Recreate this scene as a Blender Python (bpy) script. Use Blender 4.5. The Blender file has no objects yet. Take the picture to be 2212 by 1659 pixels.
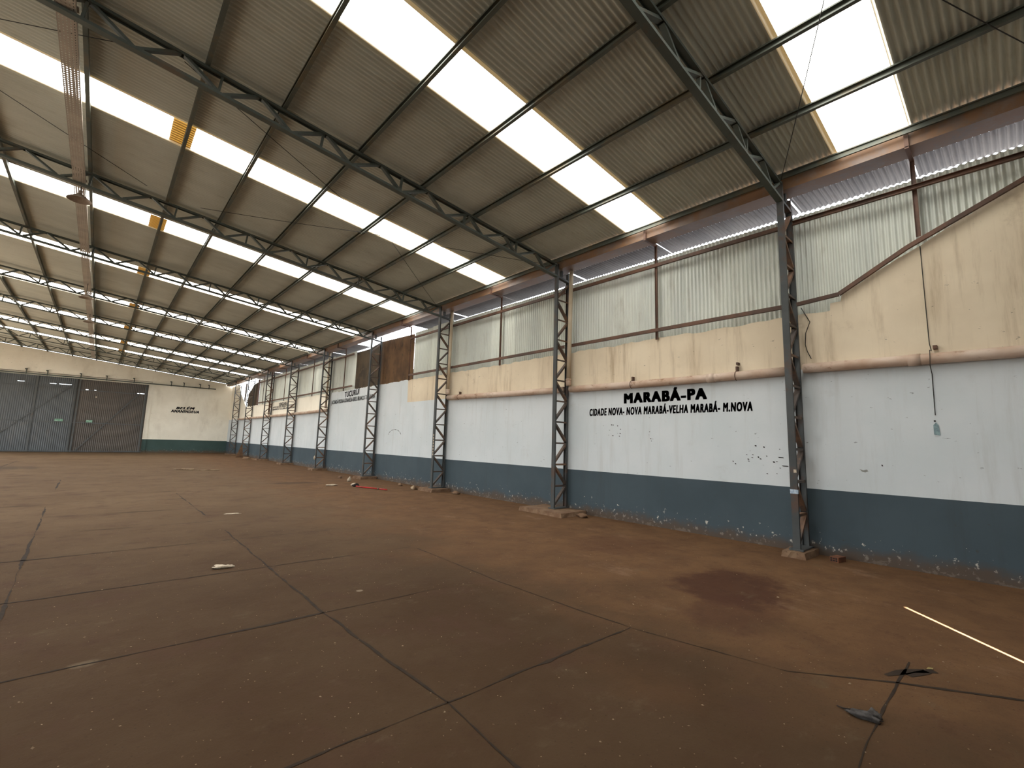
import bpy, math, random
from mathutils import Vector, Matrix, noise

C = bpy.context.scene.collection
random.seed(7)

# ---------------------------------------------------------------- camera, world, sun, exposure
scene = bpy.context.scene
YAW, PITCH, ROLL, FPX = math.radians(41.8115), math.radians(7.4527), math.radians(1.7008), 985.54
fw = Vector((math.sin(YAW) * math.cos(PITCH), math.cos(YAW) * math.cos(PITCH), math.sin(PITCH)))
rt = Vector((math.cos(YAW), -math.sin(YAW), 0))
up = rt.cross(fw)
r2 = rt * math.cos(ROLL) + up * math.sin(ROLL)
u2 = -rt * math.sin(ROLL) + up * math.cos(ROLL)
cam_data = bpy.data.cameras.new('camera')
cam_data.sensor_width = 36.0
cam_data.lens = FPX / 2212 * 36.0
cam_data.clip_start = 0.05
cam_data.clip_end = 300
cam = bpy.data.objects.new('camera', cam_data)
cam.matrix_world = Matrix(((r2.x, u2.x, -fw.x, 0), (r2.y, u2.y, -fw.y, 0), (r2.z, u2.z, -fw.z, 1.6), (0, 0, 0, 1)))
C.objects.link(cam)
scene.camera = cam

world = bpy.data.worlds.new('sky')
scene.world = world
world.use_nodes = True
bg = world.node_tree.nodes['Background']
wt = world.node_tree
tc = wt.nodes.new('ShaderNodeTexCoord'); sx = wt.nodes.new('ShaderNodeSeparateXYZ'); wt.links.new(tc.outputs['Generated'], sx.inputs[0])
rp = wt.nodes.new('ShaderNodeValToRGB'); wt.links.new(sx.outputs[2], rp.inputs[0])
rp.color_ramp.elements[0].position = 0.0; rp.color_ramp.elements[0].color = (0.46, 0.42, 0.36, 1)     # sunlit ground below the horizon
rp.color_ramp.elements[1].position = 0.04; rp.color_ramp.elements[1].color = (0.86, 0.93, 1.0, 1)      # bright hazy sky
wt.links.new(rp.outputs[0], bg.inputs[0])
bg.inputs[1].default_value = 7.0

SUN_DIR = Vector((0.738 * math.cos(math.radians(39)), 0.675 * math.cos(math.radians(39)), -math.sin(math.radians(39))))
sun_data = bpy.data.lights.new('sun', 'SUN')
sun_data.energy = 165.0
sun_data.angle = 0.004
sun_data.color = (1.0, 0.975, 0.95)
sun = bpy.data.objects.new('sun', sun_data)
sun.rotation_euler = SUN_DIR.to_track_quat('-Z', 'Y').to_euler()
C.objects.link(sun)

vs = scene.view_settings
vs.view_transform = 'Standard'
vs.look = 'None'
vs.gamma = 1.0
vs.use_curve_mapping = False
vs.exposure = 0.0
SKYLIGHT = 8.0           # daylight coming through the translucent roof strips

# ---------------------------------------------------------------- dimensions (metres)
W = 8.696                # right wall inner face
XL = -9.0                # left wall
YB, YFAR = -3.0, 48.26   # near and far end walls
XF = 8.205               # front chord of the columns
COLS = dict(A=2.453, B=7.587, C=12.943, D=18.18, E=23.74, F=29.15, G=34.39, H=39.71, I=44.26)
KEYS = 'ABCDEFGHI'
DADO = 1.02
STRIPS = [(0.744, 1.60), (4.614, 5.465), (9.508, 10.353), (14.345, 15.234), (19.277, 20.144), (25.07, 26.04), (30.74, 31.74), (36.0, 36.95), (39.95, 40.92)]
PURX = [8.15, 6.886, 5.593, 4.291, 2.99, 1.688, 0.633, -0.716, -2.089, -3.45, -4.8, -6.15, -7.5]
def roofz(x): return 6.1895 + 0.1044 * (W - x)
SHEET = 0.035            # trough of the roof sheets above the reference plane

# ---------------------------------------------------------------- materials
def srgb(r, g, b):
    f = lambda c: (c / 255 / 12.92) if c / 255 <= 0.04045 else ((c / 255 + 0.055) / 1.055) ** 2.4
    return (f(r), f(g), f(b), 1)

class NT:
    def __init__(s, name):
        s.m = bpy.data.materials.new(name); s.m.use_nodes = True
        s.t = s.m.node_tree; s.b = s.t.nodes['Principled BSDF']
        g = s.t.nodes.new('ShaderNodeNewGeometry'); s.pos = g.outputs['Position']
        s.sep = None
    def n(s, kind, **kw):
        x = s.t.nodes.new(kind)
        for k, v in kw.items(): setattr(x, k, v)
        return x
    def lk(s, a, b): s.t.links.new(a, b)
    def set(s, sock, v):
        if isinstance(v, bpy.types.NodeSocket): s.lk(v, sock)
        else: sock.default_value = v
    def xyz(s):
        if not s.sep:
            s.sep = s.n('ShaderNodeSeparateXYZ'); s.lk(s.pos, s.sep.inputs[0])
        return s.sep.outputs
    def math(s, op, a, b=0.0, clamp=False):
        x = s.n('ShaderNodeMath', operation=op, use_clamp=clamp); s.set(x.inputs[0], a); s.set(x.inputs[1], b); return x.outputs[0]
    def scaled(s, sc):
        x = s.n('ShaderNodeVectorMath', operation='MULTIPLY'); s.lk(s.pos, x.inputs[0]); x.inputs[1].default_value = sc; return x.outputs[0]
    def noise(s, scale, detail=4, rough=0.55, vec=None):
        x = s.n('ShaderNodeTexNoise'); s.lk(vec or s.pos, x.inputs['Vector'])
        x.inputs['Scale'].default_value = scale; x.inputs['Detail'].default_value = detail; x.inputs['Roughness'].default_value = rough
        return x.outputs[0]
    def voro(s, scale, vec=None):
        x = s.n('ShaderNodeTexVoronoi'); s.lk(vec or s.pos, x.inputs['Vector']); x.inputs['Scale'].default_value = scale
        return x
    def step(s, v, lo, hi, to0=0.0, to1=1.0):
        x = s.n('ShaderNodeMapRange', clamp=True, interpolation_type='SMOOTHSTEP')
        s.set(x.inputs[0], v); x.inputs[1].default_value = lo; x.inputs[2].default_value = hi
        x.inputs[3].default_value = to0; x.inputs[4].default_value = to1
        return x.outputs[0]
    def mix(s, fac, a, b):
        x = s.n('ShaderNodeMix', data_type='RGBA'); s.set(x.inputs[0], fac); s.set(x.inputs[6], a); s.set(x.inputs[7], b); return x.outputs[2]
    def bump(s, h, strength=0.3, dist=0.01):
        x = s.n('ShaderNodeBump'); s.lk(h, x.inputs['Height']); x.inputs['Strength'].default_value = strength; x.inputs['Distance'].default_value = dist
        s.lk(x.outputs[0], s.b.inputs['Normal'])
    def out(s, col, rough=0.8, metal=0.0, spec=0.3):
        s.set(s.b.inputs['Base Color'], col); s.set(s.b.inputs['Roughness'], rough); s.b.inputs['Metallic'].default_value = metal
        s.b.inputs['Specular IOR Level'].default_value = spec
        return s.m

def spotted(name, a, b, scale=3.0, rough=0.7, metal=0.0, c=None, spec=0.3, stretch=None):
    t = NT(name)
    vec = t.scaled(stretch) if stretch else None
    col = t.mix(t.step(t.noise(scale, vec=vec), 0.35, 0.65), a, b)
    if c: col = t.mix(t.step(t.noise(scale * 2.7, 6, 0.7, vec=vec), 0.55, 0.7), col, c)
    return t.out(col, rough, metal, spec)

M = {}
# painted plaster of the right wall
def paint(name, base, alt, dirt, chips=None, lowdust=False, streak=0.5, rough=0.75):
    t = NT(name)
    x, y, z = t.xyz()
    col = t.mix(t.step(t.noise(0.9, 5), 0.3, 0.7), base, alt)
    st = t.noise(1.0, 6, 0.65, t.scaled((1.0, 5.0, 0.45)))
    col = t.mix(t.math('MULTIPLY', t.step(st, 0.5, 0.78), streak), col, dirt)
    bl = t.noise(1.7, 6, 0.7)
    col = t.mix(t.math('MULTIPLY', t.step(bl, 0.58, 0.8), streak * 0.8), col, dirt)
    sp = t.noise(9.0, 3, 0.6, t.scaled((1, 1, 2.2)))
    col = t.mix(t.math('MULTIPLY', t.step(sp, 0.70, 0.735), 0.55), col, (0.06, 0.055, 0.05, 1))
    if chips:
        ch = t.noise(14, 5, 0.65)
        lim = t.step(z, 0.05, 0.75, 0.06, -0.12)
        col = t.mix(t.step(t.math('ADD', ch, lim), 0.655, 0.675), col, chips)
        big = t.noise(2.6, 6, 0.7, t.scaled((1, 1, 2.0)))
        lim2 = t.step(z, 0.0, 0.22, 0.08, -0.25)
        col = t.mix(t.step(t.math('ADD', big, lim2), 0.62, 0.64), col, t.mix(t.noise(6), chips, srgb(120, 112, 104)))
    if lowdust:
        du = t.math('ADD', z, t.math('MULTIPLY', t.math('SUBTRACT', t.noise(2.2, 6, 0.65), 0.5), 0.42))
        col = t.mix(t.step(du, 0.05, 0.26, 0.85, 0.0), col, srgb(86, 70, 56))
    t.bump(t.noise(22, 4), 0.12, 0.006)
    return t.out(col, rough)
M['wall_white'] = paint('white_wall_paint', srgb(212, 217, 219), srgb(203, 210, 212), srgb(168, 166, 158), streak=0.32)
M['wall_beige'] = paint('bare_beige_plaster', srgb(224, 209, 183), srgb(211, 195, 169), srgb(160, 138, 110), streak=0.7)
M['dado_blue'] = paint('slate_blue_dado_paint', srgb(70, 83, 90), srgb(63, 76, 83), srgb(64, 72, 76), chips=srgb(196, 192, 182), lowdust=True)
M['far_cream'] = paint('cream_wall_paint', srgb(244, 238, 222), srgb(236, 229, 212), srgb(202, 192, 172), streak=0.5)
M['far_green'] = paint('dark_green_dado_paint', srgb(66, 86, 82), srgb(58, 78, 74), srgb(56, 68, 64), chips=srgb(150, 148, 138), lowdust=True)
M['shade_wall'] = spotted('dark_grey_shade_wall', srgb(72, 72, 74), srgb(62, 62, 66), 2, 0.9)  # for the added outside wall, dark to keep the low roof shaded
M['bare_grey'] = spotted('bare_grey_render', srgb(150, 150, 144), srgb(140, 140, 134), 20, 0.9)
M['brick'] = spotted('red_clay_brick', srgb(120, 78, 56), srgb(96, 64, 48), 12, 0.9)

# floor
def floor_mat():
    t = NT('dusty_concrete_floor')
    x, y, z = t.xyz()
    col = t.mix(t.step(t.noise(0.55, 6, 0.6), 0.3, 0.7), srgb(94, 74, 53), srgb(103, 83, 61))
    near_tone = t.mix(t.step(t.noise(0.9, 6, 0.65), 0.35, 0.65), srgb(64, 46, 29), srgb(70, 53, 36))
    near_fade = t.math('ADD', y, t.math('MULTIPLY', t.math('SUBTRACT', t.noise(0.35, 5, 0.6), 0.5), 9.0))
    col = t.mix(t.step(near_fade, 3.0, 15.0, 1.0, 0.0), col, near_tone)  # near end: less dust, plus light falloff painted into the colour
    col = t.mix(t.math('MULTIPLY', t.step(t.noise(1.3, 6, 0.65), 0.5, 0.72), 0.6), col, srgb(70, 48, 36))
    # slab to slab tone
    # reddish earth blown against the right wall
    edge = t.math('ADD', x, t.math('MULTIPLY', t.math('SUBTRACT', t.noise(0.8, 6, 0.65), 0.5), 5.0))
    edge = t.math('ADD', edge, t.math('MULTIPLY', y, -0.02))
    red = t.mix(t.step(t.noise(1.8, 6, 0.7), 0.35, 0.65), srgb(106, 78, 52), srgb(92, 66, 44))
    col = t.mix(t.step(edge, 2.6, 5.6, 0.0, 0.9), col, red)
    pale = t.noise(1.6, 7, 0.72, t.scaled((1.0, 0.55, 1)))
    col = t.mix(t.math('MULTIPLY', t.step(pale, 0.56, 0.74), t.step(x, 3.0, 6.0)), col, srgb(118, 92, 70))
    # damp red stain
    def blob(cx, cy, rx, ry, color, amt, colr):
        dx = t.math('DIVIDE', t.math('SUBTRACT', x, cx), rx); dy = t.math('DIVIDE', t.math('SUBTRACT', y, cy), ry)
        d = t.math('ADD', t.math('MULTIPLY', dx, dx), t.math('MULTIPLY', dy, dy))
        d = t.math('ADD', d, t.math('MULTIPLY', t.math('SUBTRACT', t.noise(2.4, 6, 0.65), 0.5), 2.2))
        return t.mix(t.step(d, 0.25, 1.1, amt, 0.0), colr, color)
    col = blob(5.75, 2.45, 0.85, 0.75, srgb(62, 36, 25), 0.8, col)
    col = blob(4.9, 2.05, 0.7, 0.45, srgb(68, 42, 30), 0.5, col)
    col = blob(6.6, 4.6, 0.9, 0.8, srgb(72, 44, 30), 0.4, col)
    col = blob(5.3, 17.3, 0.9, 0.5, srgb(56, 42, 31), 0.6, col)
    col = blob(-3.6, 28.0, 2.2, 1.5, srgb(58, 49, 40), 0.6, col)
    col = blob(0.09, 4.47, 0.10, 0.07, srgb(112, 98, 80), 0.5, col)
    col = blob(2.25, 4.85, 0.04, 0.035, srgb(140, 126, 108), 0.7, col)
    # exposed aggregate and straw bits
    v = t.voro(34)
    s1 = t.n('ShaderNodeSeparateColor'); t.lk(v.outputs['Color'], s1.inputs[0])
    m = t.math('MULTIPLY', t.step(v.outputs['Distance'], 0.10, 0.17, 1, 0), t.math('GREATER_THAN', s1.outputs[0], 0.94))
    col = t.mix(t.math('MULTIPLY', m, 0.7), col, srgb(150, 130, 104))
    m2 = t.math('MULTIPLY', t.step(v.outputs['Distance'], 0.12, 0.26, 1, 0), t.math('LESS_THAN', s1.outputs[0], 0.2))
    col = t.mix(t.math('MULTIPLY', m2, 0.45), col, srgb(50, 37, 27))
    fine = t.noise(70, 3, 0.7)
    col = t.mix(t.math('MULTIPLY', t.step(fine, 0.55, 0.7), 0.4), col, srgb(58, 44, 33))
    patch = t.noise(3.2, 7, 0.75)
    col = t.mix(t.math('MULTIPLY', t.step(patch, 0.5, 0.72), 0.45), col, srgb(58, 38, 27))
    col = t.mix(t.math('MULTIPLY', t.step(t.noise(2.1, 7, 0.75, t.scaled((1, 1.4, 1))), 0.55, 0.75), 0.35), col, srgb(96, 84, 64))
    h = t.math('ADD', t.math('MULTIPLY', t.noise(45, 5, 0.7), 0.5), t.noise(5, 4, 0.6))
    t.bump(h, 0.45, 0.012)
    return t.out(col, 0.92, 0, 0.15)
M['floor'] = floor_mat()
M['joint'] = spotted('dirt_packed_joint', srgb(37, 27, 18), srgb(47, 35, 24), 9, 0.95)
M['concrete'] = spotted('dusty_concrete', srgb(126, 102, 80), srgb(108, 82, 62), 5, 0.95, c=srgb(92, 70, 54))

# metals
def steel(name, a, b, rust, amount, rough=0.6):
    t = NT(name)
    col = t.mix(t.step(t.noise(2.0), 0.35, 0.65), a, b)
    col = t.mix(t.step(t.noise(1.6, 7, 0.72), 1 - amount - 0.12, 1 - amount + 0.04), col, rust)
    return t.out(col, rough, 0.0, 0.35)
M['column_steel'] = steel('dark_column_steel', srgb(74, 77, 77), srgb(64, 67, 67), srgb(84, 66, 56), 0.38)
M['lacing_rust'] = steel('rusty_lacing_steel', srgb(86, 74, 66), srgb(74, 68, 64), srgb(118, 90, 70), 0.42)
M['truss_steel'] = steel('dark_green_grey_truss_steel', srgb(80, 86, 79), srgb(70, 76, 69), srgb(90, 80, 66), 0.36)
M['purlin_steel'] = steel('dark_purlin_steel', srgb(84, 88, 79), srgb(74, 78, 70), srgb(100, 90, 70), 0.4)
M['girt_rust'] = steel('rust_brown_girt_steel', srgb(88, 66, 54), srgb(76, 58, 48), srgb(104, 74, 58), 0.45)
M['gutter_rust'] = steel('rusty_gutter_steel', srgb(122, 104, 92), srgb(108, 92, 82), srgb(122, 92, 68), 0.48, 0.5)

def sheet_mat(name, a, b, stain, metal=0.35, rough=0.5, vary=0.25, seams=False):
    t = NT(name)
    col = t.mix(t.step(t.noise(0.7, 5, 0.6, t.scaled((1, 2.5, 0.5))), 0.3, 0.7), a, b)
    col = t.mix(t.math('MULTIPLY', t.step(t.noise(1.4, 6, 0.7, t.scaled((1, 3, 0.6))), 0.52, 0.75), 0.55), col, stain)
    oi = t.n('ShaderNodeObjectInfo')
    br = t.step(oi.outputs['Random'], 0, 1, 1 - vary, 1.0)
    hs = t.n('ShaderNodeHueSaturation'); t.lk(col, hs.inputs['Color']); t.lk(br, hs.inputs['Value'])
    return t.out(hs.outputs[0], rough, metal, 0.4)
M['wall_sheet'] = sheet_mat('galvanised_wall_sheet', srgb(220, 223, 212), srgb(205, 209, 201), srgb(170, 166, 152), 0.1, 0.45, 0.15)
M['awning'] = sheet_mat('weathered_awning_sheet', srgb(150, 146, 144), srgb(132, 130, 130), srgb(112, 104, 98))
M['roof_sheet'] = sheet_mat('dull_roof_sheet', srgb(196, 197, 184), srgb(184, 185, 172), srgb(164, 160, 143), 0.0, 0.6)
M['gate_slate'] = sheet_mat('slate_grey_gate_sheet', srgb(98, 102, 104), srgb(86, 90, 92), srgb(106, 102, 96), 0.1, 0.45)
M['gate_brown'] = sheet_mat('brown_grey_gate_sheet', srgb(94, 85, 76), srgb(84, 77, 70), srgb(104, 94, 82), 0.1, 0.45)
M['gate_frame'] = steel('gate_frame_steel', srgb(84, 86, 86), srgb(76, 79, 79), srgb(88, 78, 70), 0.35)
M['green_plate'] = spotted('green_plate_paint', srgb(96, 140, 116), srgb(150, 176, 160), 14, 0.6)
M['plywood'] = spotted('stained_plywood', srgb(112, 84, 56), srgb(84, 62, 42), 1.6, 0.85, c=srgb(66, 54, 42), stretch=(1, 1.1, 0.8))
M['dark_plywood'] = spotted('dark_stained_plywood', srgb(76, 64, 48), srgb(58, 50, 40), 1.8, 0.85, c=srgb(92, 76, 56), stretch=(1, 1.2, 0.8))
M['mauve_board'] = spotted('mauve_brown_board', srgb(104, 84, 78), srgb(92, 74, 68), 3, 0.85)
M['pipe'] = spotted('dust_covered_pvc_pipe', srgb(204, 184, 166), srgb(180, 152, 130), 2.5, 0.55, c=srgb(140, 106, 80), stretch=(1, 0.6, 1))
M['downpipe'] = spotted('cream_pvc_downpipe', srgb(200, 184, 160), srgb(186, 168, 142), 2.5, 0.55)
M['lettering'] = spotted('black_sign_paint', srgb(28, 29, 36), srgb(40, 41, 47), 16, 0.7)
M['lettering_faded'] = spotted('faded_black_sign_paint', srgb(58, 55, 52), srgb(78, 73, 68), 9, 0.8)
M['tape'] = spotted('pale_blue_tape', srgb(190, 204, 214), srgb(150, 168, 190), 30, 0.5)
M['tray'] = spotted('grey_cable_tray', srgb(176, 166, 152), srgb(160, 150, 138), 3, 0.5, 0.1)
M['cable'] = spotted('black_cable', srgb(40, 36, 33), srgb(30, 28, 26), 5, 0.6)
M['lamp_shade'] = spotted('dusty_enamel_shade', srgb(150, 136, 122), srgb(128, 112, 98), 6, 0.5)
M['wood'] = spotted('weathered_plank', srgb(140, 112, 86), srgb(112, 88, 66), 4, 0.85)
M['wood_dark'] = spotted('brown_plank', srgb(112, 84, 60), srgb(90, 66, 48), 4, 0.85)
M['red'] = spotted('red_plastic', srgb(176, 44, 38), srgb(150, 36, 32), 9, 0.5)
M['rag'] = spotted('charcoal_cloth', srgb(84, 80, 78), srgb(60, 56, 54), 25, 0.9)
M['scrap_white'] = spotted('crumpled_white_scrap', srgb(206, 192, 172), srgb(176, 160, 138), 40, 0.7)
M['leaf'] = spotted('dry_leaf', srgb(188, 170, 118), srgb(160, 140, 90), 30, 0.7)
M['chip'] = spotted('pale_grit', srgb(158, 138, 112), srgb(96, 74, 54), 3.0, 0.9)
M['dark_lump'] = spotted('black_lump', srgb(40, 34, 32), srgb(28, 24, 22), 20, 0.8)
M['blue_tag'] = spotted('blue_grey_tag', srgb(140, 164, 168), srgb(112, 132, 136), 30, 0.6)

def glow(name, col, strength, stripes=None, base=(0.7, 0.68, 0.6, 1)):
    t = NT(name)
    t.b.inputs['Base Color'].default_value = base
    t.b.inputs['Roughness'].default_value = 0.6
    if stripes:
        x, y, z = t.xyz()
        w = t.math('SINE', t.math('MULTIPLY', y, 2 * math.pi / stripes[0]))
        c = t.mix(t.step(w, -0.6, 0.6), stripes[1], col)
        c = t.mix(t.math('MULTIPLY', t.step(t.noise(5, 5, 0.7), 0.55, 0.7), 0.6), c, stripes[1])
        t.set(t.b.inputs['Emission Color'], c)
    else:
        t.b.inputs['Emission Color'].default_value = col
    t.b.inputs['Emission Strength'].default_value = strength
    return t.m
def skylight_mat():
    t = NT('translucent_skylight_sheet')
    t.b.inputs['Base Color'].default_value = (0.75, 0.74, 0.68, 1)
    d = t.noise(3.0, 6, 0.7, t.scaled((0.35, 6.0, 1)))
    t.set(t.b.inputs['Emission Color'], t.mix(t.math('MULTIPLY', t.step(d, 0.745, 0.765), 0.955), (1.0, 0.985, 0.95, 1), (0.75, 0.55, 0.25, 1)))
    t.b.inputs['Emission Strength'].default_value = SKYLIGHT
    return t.m
M['skylight'] = skylight_mat()
M['skylight_patch'] = glow('doubled_yellow_skylight_sheet', (0.95, 0.52, 0.08, 1), 0.75, (0.08, (0.20, 0.08, 0.008, 1)), (0.25, 0.17, 0.07, 1))
M['skylight_rim'] = glow('glowing_skylight_edge', (0.60, 0.38, 0.12, 1), 0.32)  # weak emission stands in for daylight bleeding into the lapped edge

# ---------------------------------------------------------------- mesh helpers
class MB:
    def __init__(s): s.v = []; s.f = []; s.mi = []; s.smooth = False
    def add(s, vs, fs, mi=0):
        o = len(s.v); s.v += [tuple(v) for v in vs]; s.f += [tuple(i + o for i in f) for f in fs]; s.mi += [mi] * len(fs); return s
    def box(s, lo, hi, mi=0):
        x0, y0, z0 = lo; x1, y1, z1 = hi
        return s.add([(x0, y0, z0), (x1, y0, z0), (x1, y1, z0), (x0, y1, z0), (x0, y0, z1), (x1, y0, z1), (x1, y1, z1), (x0, y1, z1)],
                     [(0, 3, 2, 1), (4, 5, 6, 7), (0, 1, 5, 4), (1, 2, 6, 5), (2, 3, 7, 6), (3, 0, 4, 7)], mi)
    def bar(s, a, b, w, h, side=Vector((0, 1, 0)), mi=0):
        """box from a to b; w along `side`, h across"""
        a = Vector(a); b = Vector(b); d = (b - a).normalized(); sd = Vector(side); sd = (sd - d * sd.dot(d)).normalized(); n = d.cross(sd)
        vs = []
        for p in (a, b):
            for i, j in ((-1, -1), (1, -1), (1, 1), (-1, 1)): vs.append(p + sd * w / 2 * i + n * h / 2 * j)
        return s.add(vs, [(0, 3, 2, 1), (4, 5, 6, 7), (0, 1, 5, 4), (1, 2, 6, 5), (2, 3, 7, 6), (3, 0, 4, 7)], mi)
    def profile(s, a, b, pts, side, mi=0):
        """sweep a closed 2-D profile (u along side, v across) from a to b"""
        a = Vector(a); b = Vector(b); d = (b - a).normalized(); sd = Vector(side); sd = (sd - d * sd.dot(d)).normalized(); n = d.cross(sd)
        k = len(pts); vs = [p + sd * u + n * v for p in (a, b) for u, v in pts]
        fs = [(i, (i + 1) % k, k + (i + 1) % k, k + i) for i in range(k)] + [tuple(range(k))[::-1], tuple(range(k, 2 * k))]
        return s.add(vs, fs, mi)
    def channel(s, a, b, w, depth, side, t=0.006, flip=1):
        """U channel: web of width w (along side), flanges of `depth` towards +n*flip"""
        h = w / 2; D = depth * flip; T = t * flip
        return s.profile(a, b, [(-h, 0), (h, 0), (h, D), (h - t, D), (h - t, T), (-h + t, T), (-h + t, D), (-h, D)], side)
    def angle(s, a, b, w, h, side, t=0.006):
        return s.profile(a, b, [(-w / 2, 0), (w / 2, 0), (w / 2, t), (-w / 2 + t, t), (-w / 2 + t, h), (-w / 2, h)], side)
    def tube(s, pts, r, seg=10, mi=0, cap=True):
        pts = [Vector(p) for p in pts]; rings = []; ref = None
        for i, p in enumerate(pts):
            d = (pts[min(i + 1, len(pts) - 1)] - pts[max(i - 1, 0)]).normalized()
            if ref is None: ref = Vector((0, 0, 1)) if abs(d.z) < 0.9 else Vector((1, 0, 0))
            u = (ref - d * ref.dot(d)).normalized(); v = d.cross(u); ref = u
            rr = r[i] if isinstance(r, (list, tuple)) else r
            rings.append([p + (u * math.cos(t) + v * math.sin(t)) * rr for t in [2 * math.pi * k / seg for k in range(seg)]])
        vs = [q for ring in rings for q in ring]; fs = []
        for i in range(len(pts) - 1):
            for k in range(seg): fs.append((i * seg + k, i * seg + (k + 1) % seg, (i + 1) * seg + (k + 1) % seg, (i + 1) * seg + k))
        if cap: fs += [tuple(range(seg))[::-1], tuple(range((len(pts) - 1) * seg, len(pts) * seg))]
        return s.add(vs, fs, mi)
    def lathe(s, prof, c=(0, 0, 0), seg=24, mi=0):
        vs = [(c[0] + r * math.cos(2 * math.pi * k / seg), c[1] + r * math.sin(2 * math.pi * k / seg), c[2] + z) for r, z in prof for k in range(seg)]
        fs = [(i * seg + k, i * seg + (k + 1) % seg, (i + 1) * seg + (k + 1) % seg, (i + 1) * seg + k) for i in range(len(prof) - 1) for k in range(seg)]
        return s.add(vs, fs, mi)
    def lump(s, c, r, seed, seg=10, rings=6, rough=0.35, mi=0):
        vs = []; 
        for i in range(rings + 1):
            th = math.pi * i / rings
            for k in range(seg):
                ph = 2 * math.pi * k / seg
                d = Vector((math.sin(th) * math.cos(ph), math.sin(th) * math.sin(ph), math.cos(th)))
                q = 1 + rough * noise.noise(d * 1.7 + Vector((seed * 3.1, seed, 0)))*1.6
                vs.append((c[0] + d.x * r[0] * q, c[1] + d.y * r[1] * q, max(0.002, c[2] + d.z * r[2] * q)))
        fs = [(i * seg + k, i * seg + (k + 1) % seg, (i + 1) * seg + (k + 1) % seg, (i + 1) * seg + k) for i in range(rings) for k in range(seg)]
        return s.add(vs, fs, mi)
    def build(s, name, mats, parent=None, smooth=False):
        me = bpy.data.meshes.new(name); me.from_pydata(s.v, [], s.f); me.update()
        for m in (mats if isinstance(mats, (list, tuple)) else [mats]): me.materials.append(m)
        if len(me.materials) > 1: me.polygons.foreach_set('material_index', s.mi)
        if smooth or s.smooth: me.polygons.foreach_set('use_smooth', [True] * len(me.polygons))
        o = bpy.data.objects.new(name, me); C.objects.link(o)
        if parent: o.parent = parent
        return o

def empty(name, loc=(0, 0, 0)):
    o = bpy.data.objects.new(name, None); o.location = loc; o.empty_display_size = 0.2; C.objects.link(o); return o
def tag(o, label, cat, group=None, kind='thing'):
    o['label'] = label; o['category'] = cat; o['kind'] = kind
    if group: o['group'] = group
    return o
def struct(o, label=None, cat=None):
    o['kind'] = 'structure'
    if label: o['label'] = label
    if cat: o['category'] = cat
    return o
def copy_tree(o, parent=None):
    c = o.copy(); C.objects.link(c)
    if parent: c.parent = parent
    for ch in list(o.children): copy_tree(ch, c)
    return c

def wave_sheet(mb, u0, u1, pitch, amp, fn, rows, seg=8, phase=0.0):
    """corrugated sheet: u across the waves, rows = parameter list along them; fn(u, row, h) -> point"""
    n = max(2, int(round((u1 - u0) / pitch * seg)))
    vs = []; k = len(rows)
    for i in range(n + 1):
        u = u0 + (u1 - u0) * i / n
        h = amp * math.sin(2 * math.pi * (u + phase) / pitch)
        for r in rows: vs.append(fn(u, r, h))
    fs = [(i * k + j, (i + 1) * k + j, (i + 1) * k + j + 1, i * k + j + 1) for i in range(n) for j in range(k - 1)]
    mb.add(vs, fs)

# ================================================================ SETTING
# ---- floor
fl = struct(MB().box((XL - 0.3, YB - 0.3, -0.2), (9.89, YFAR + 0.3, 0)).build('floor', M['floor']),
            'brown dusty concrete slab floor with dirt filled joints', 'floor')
def joint(pts, w0=0.016, name='joint'):
    mb = MB(); P = [Vector((x, y, 0.0)) for x, y in pts]
    dense = []
    for a, b in zip(P, P[1:]):
        n = max(1, int((b - a).length / 0.06)); dense += [a.lerp(b, i / n) for i in range(n)]
    dense.append(P[-1]); L = []; R = []
    for i, p in enumerate(dense):
        d = (dense[min(i + 1, len(dense) - 1)] - dense[max(i - 1, 0)]).normalized(); q = Vector((-d.y, d.x, 0))
        off = noise.noise(p * 2.3) * 0.02
        n1 = noise.noise(p * 1.1 + Vector((7, 3, 0)))
        w = w0 * max(0.12, 0.75 + 1.5 * n1 + 0.9 * noise.noise(p * 9))
        L.append(p + q * (off + w)); R.append(p + q * (off - w))
    vs = [(p.x, p.y, 0.0025) for p in L + R]; n = len(L)
    mb.add(vs, [(i, n + i, n + i + 1, i + 1) for i in range(n - 1)])
    return mb.build(name, M['joint'], fl)
for k in range(10):                       # joints across the hall
    y = 0.63 + 1.93 * k
    x1 = [4.89, 3.72, 3.4, 3.7, 3.2, 2.2, 2.6, 1.2, 1.5, 0.9, 0.4][k]
    if k == 0: joint([(-8.5, 0.6), (1.75, 0.62), (3.08, 0.70), (4.89, 0.734)], 0.007); continue
    joint([(-8.5, y - 0.05), (-2.9, y), (1.75, y - 0.05)], 0.011 if k > 2 else 0.014); joint([(1.75, y - 0.05), (x1, y - 0.08)], 0.015 if k == 1 else 0.007)
for k in range(10, 20): joint([(-8.5, 0.63 + 1.93 * k), (2.0, 0.75 + 1.93 * k)], 0.012)
joint([(1.78, -2.9), (1.735, 1.8), (1.78, 2.5), (1.722, 4.43), (1.74, 6.4), (1.77, 9.2)], 0.012)
joint([(1.76, 11.0), (1.74, 15.5)], 0.012)
joint([(-0.43, -2.9), (-0.45, 5.9), (-0.49, 7.2), (-0.646, 13.8)], 0.012)
joint([(-0.7, 17.5), (-0.75, 21.0)], 0.02)
joint([(-2.9, -2.9), (-2.9, 34)], 0.014)
joint([(3.723, 2.485), (3.83, 1.9), (3.951, 1.289), (4.401, 0.722), (4.60, 0.40), (4.77, 0.126), (5.0, -0.4), (5.3, -1.5)], 0.009)
joint([(3.72, 2.5), (3.66, 4.3), (3.74, 6.2)], 0.006)
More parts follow.
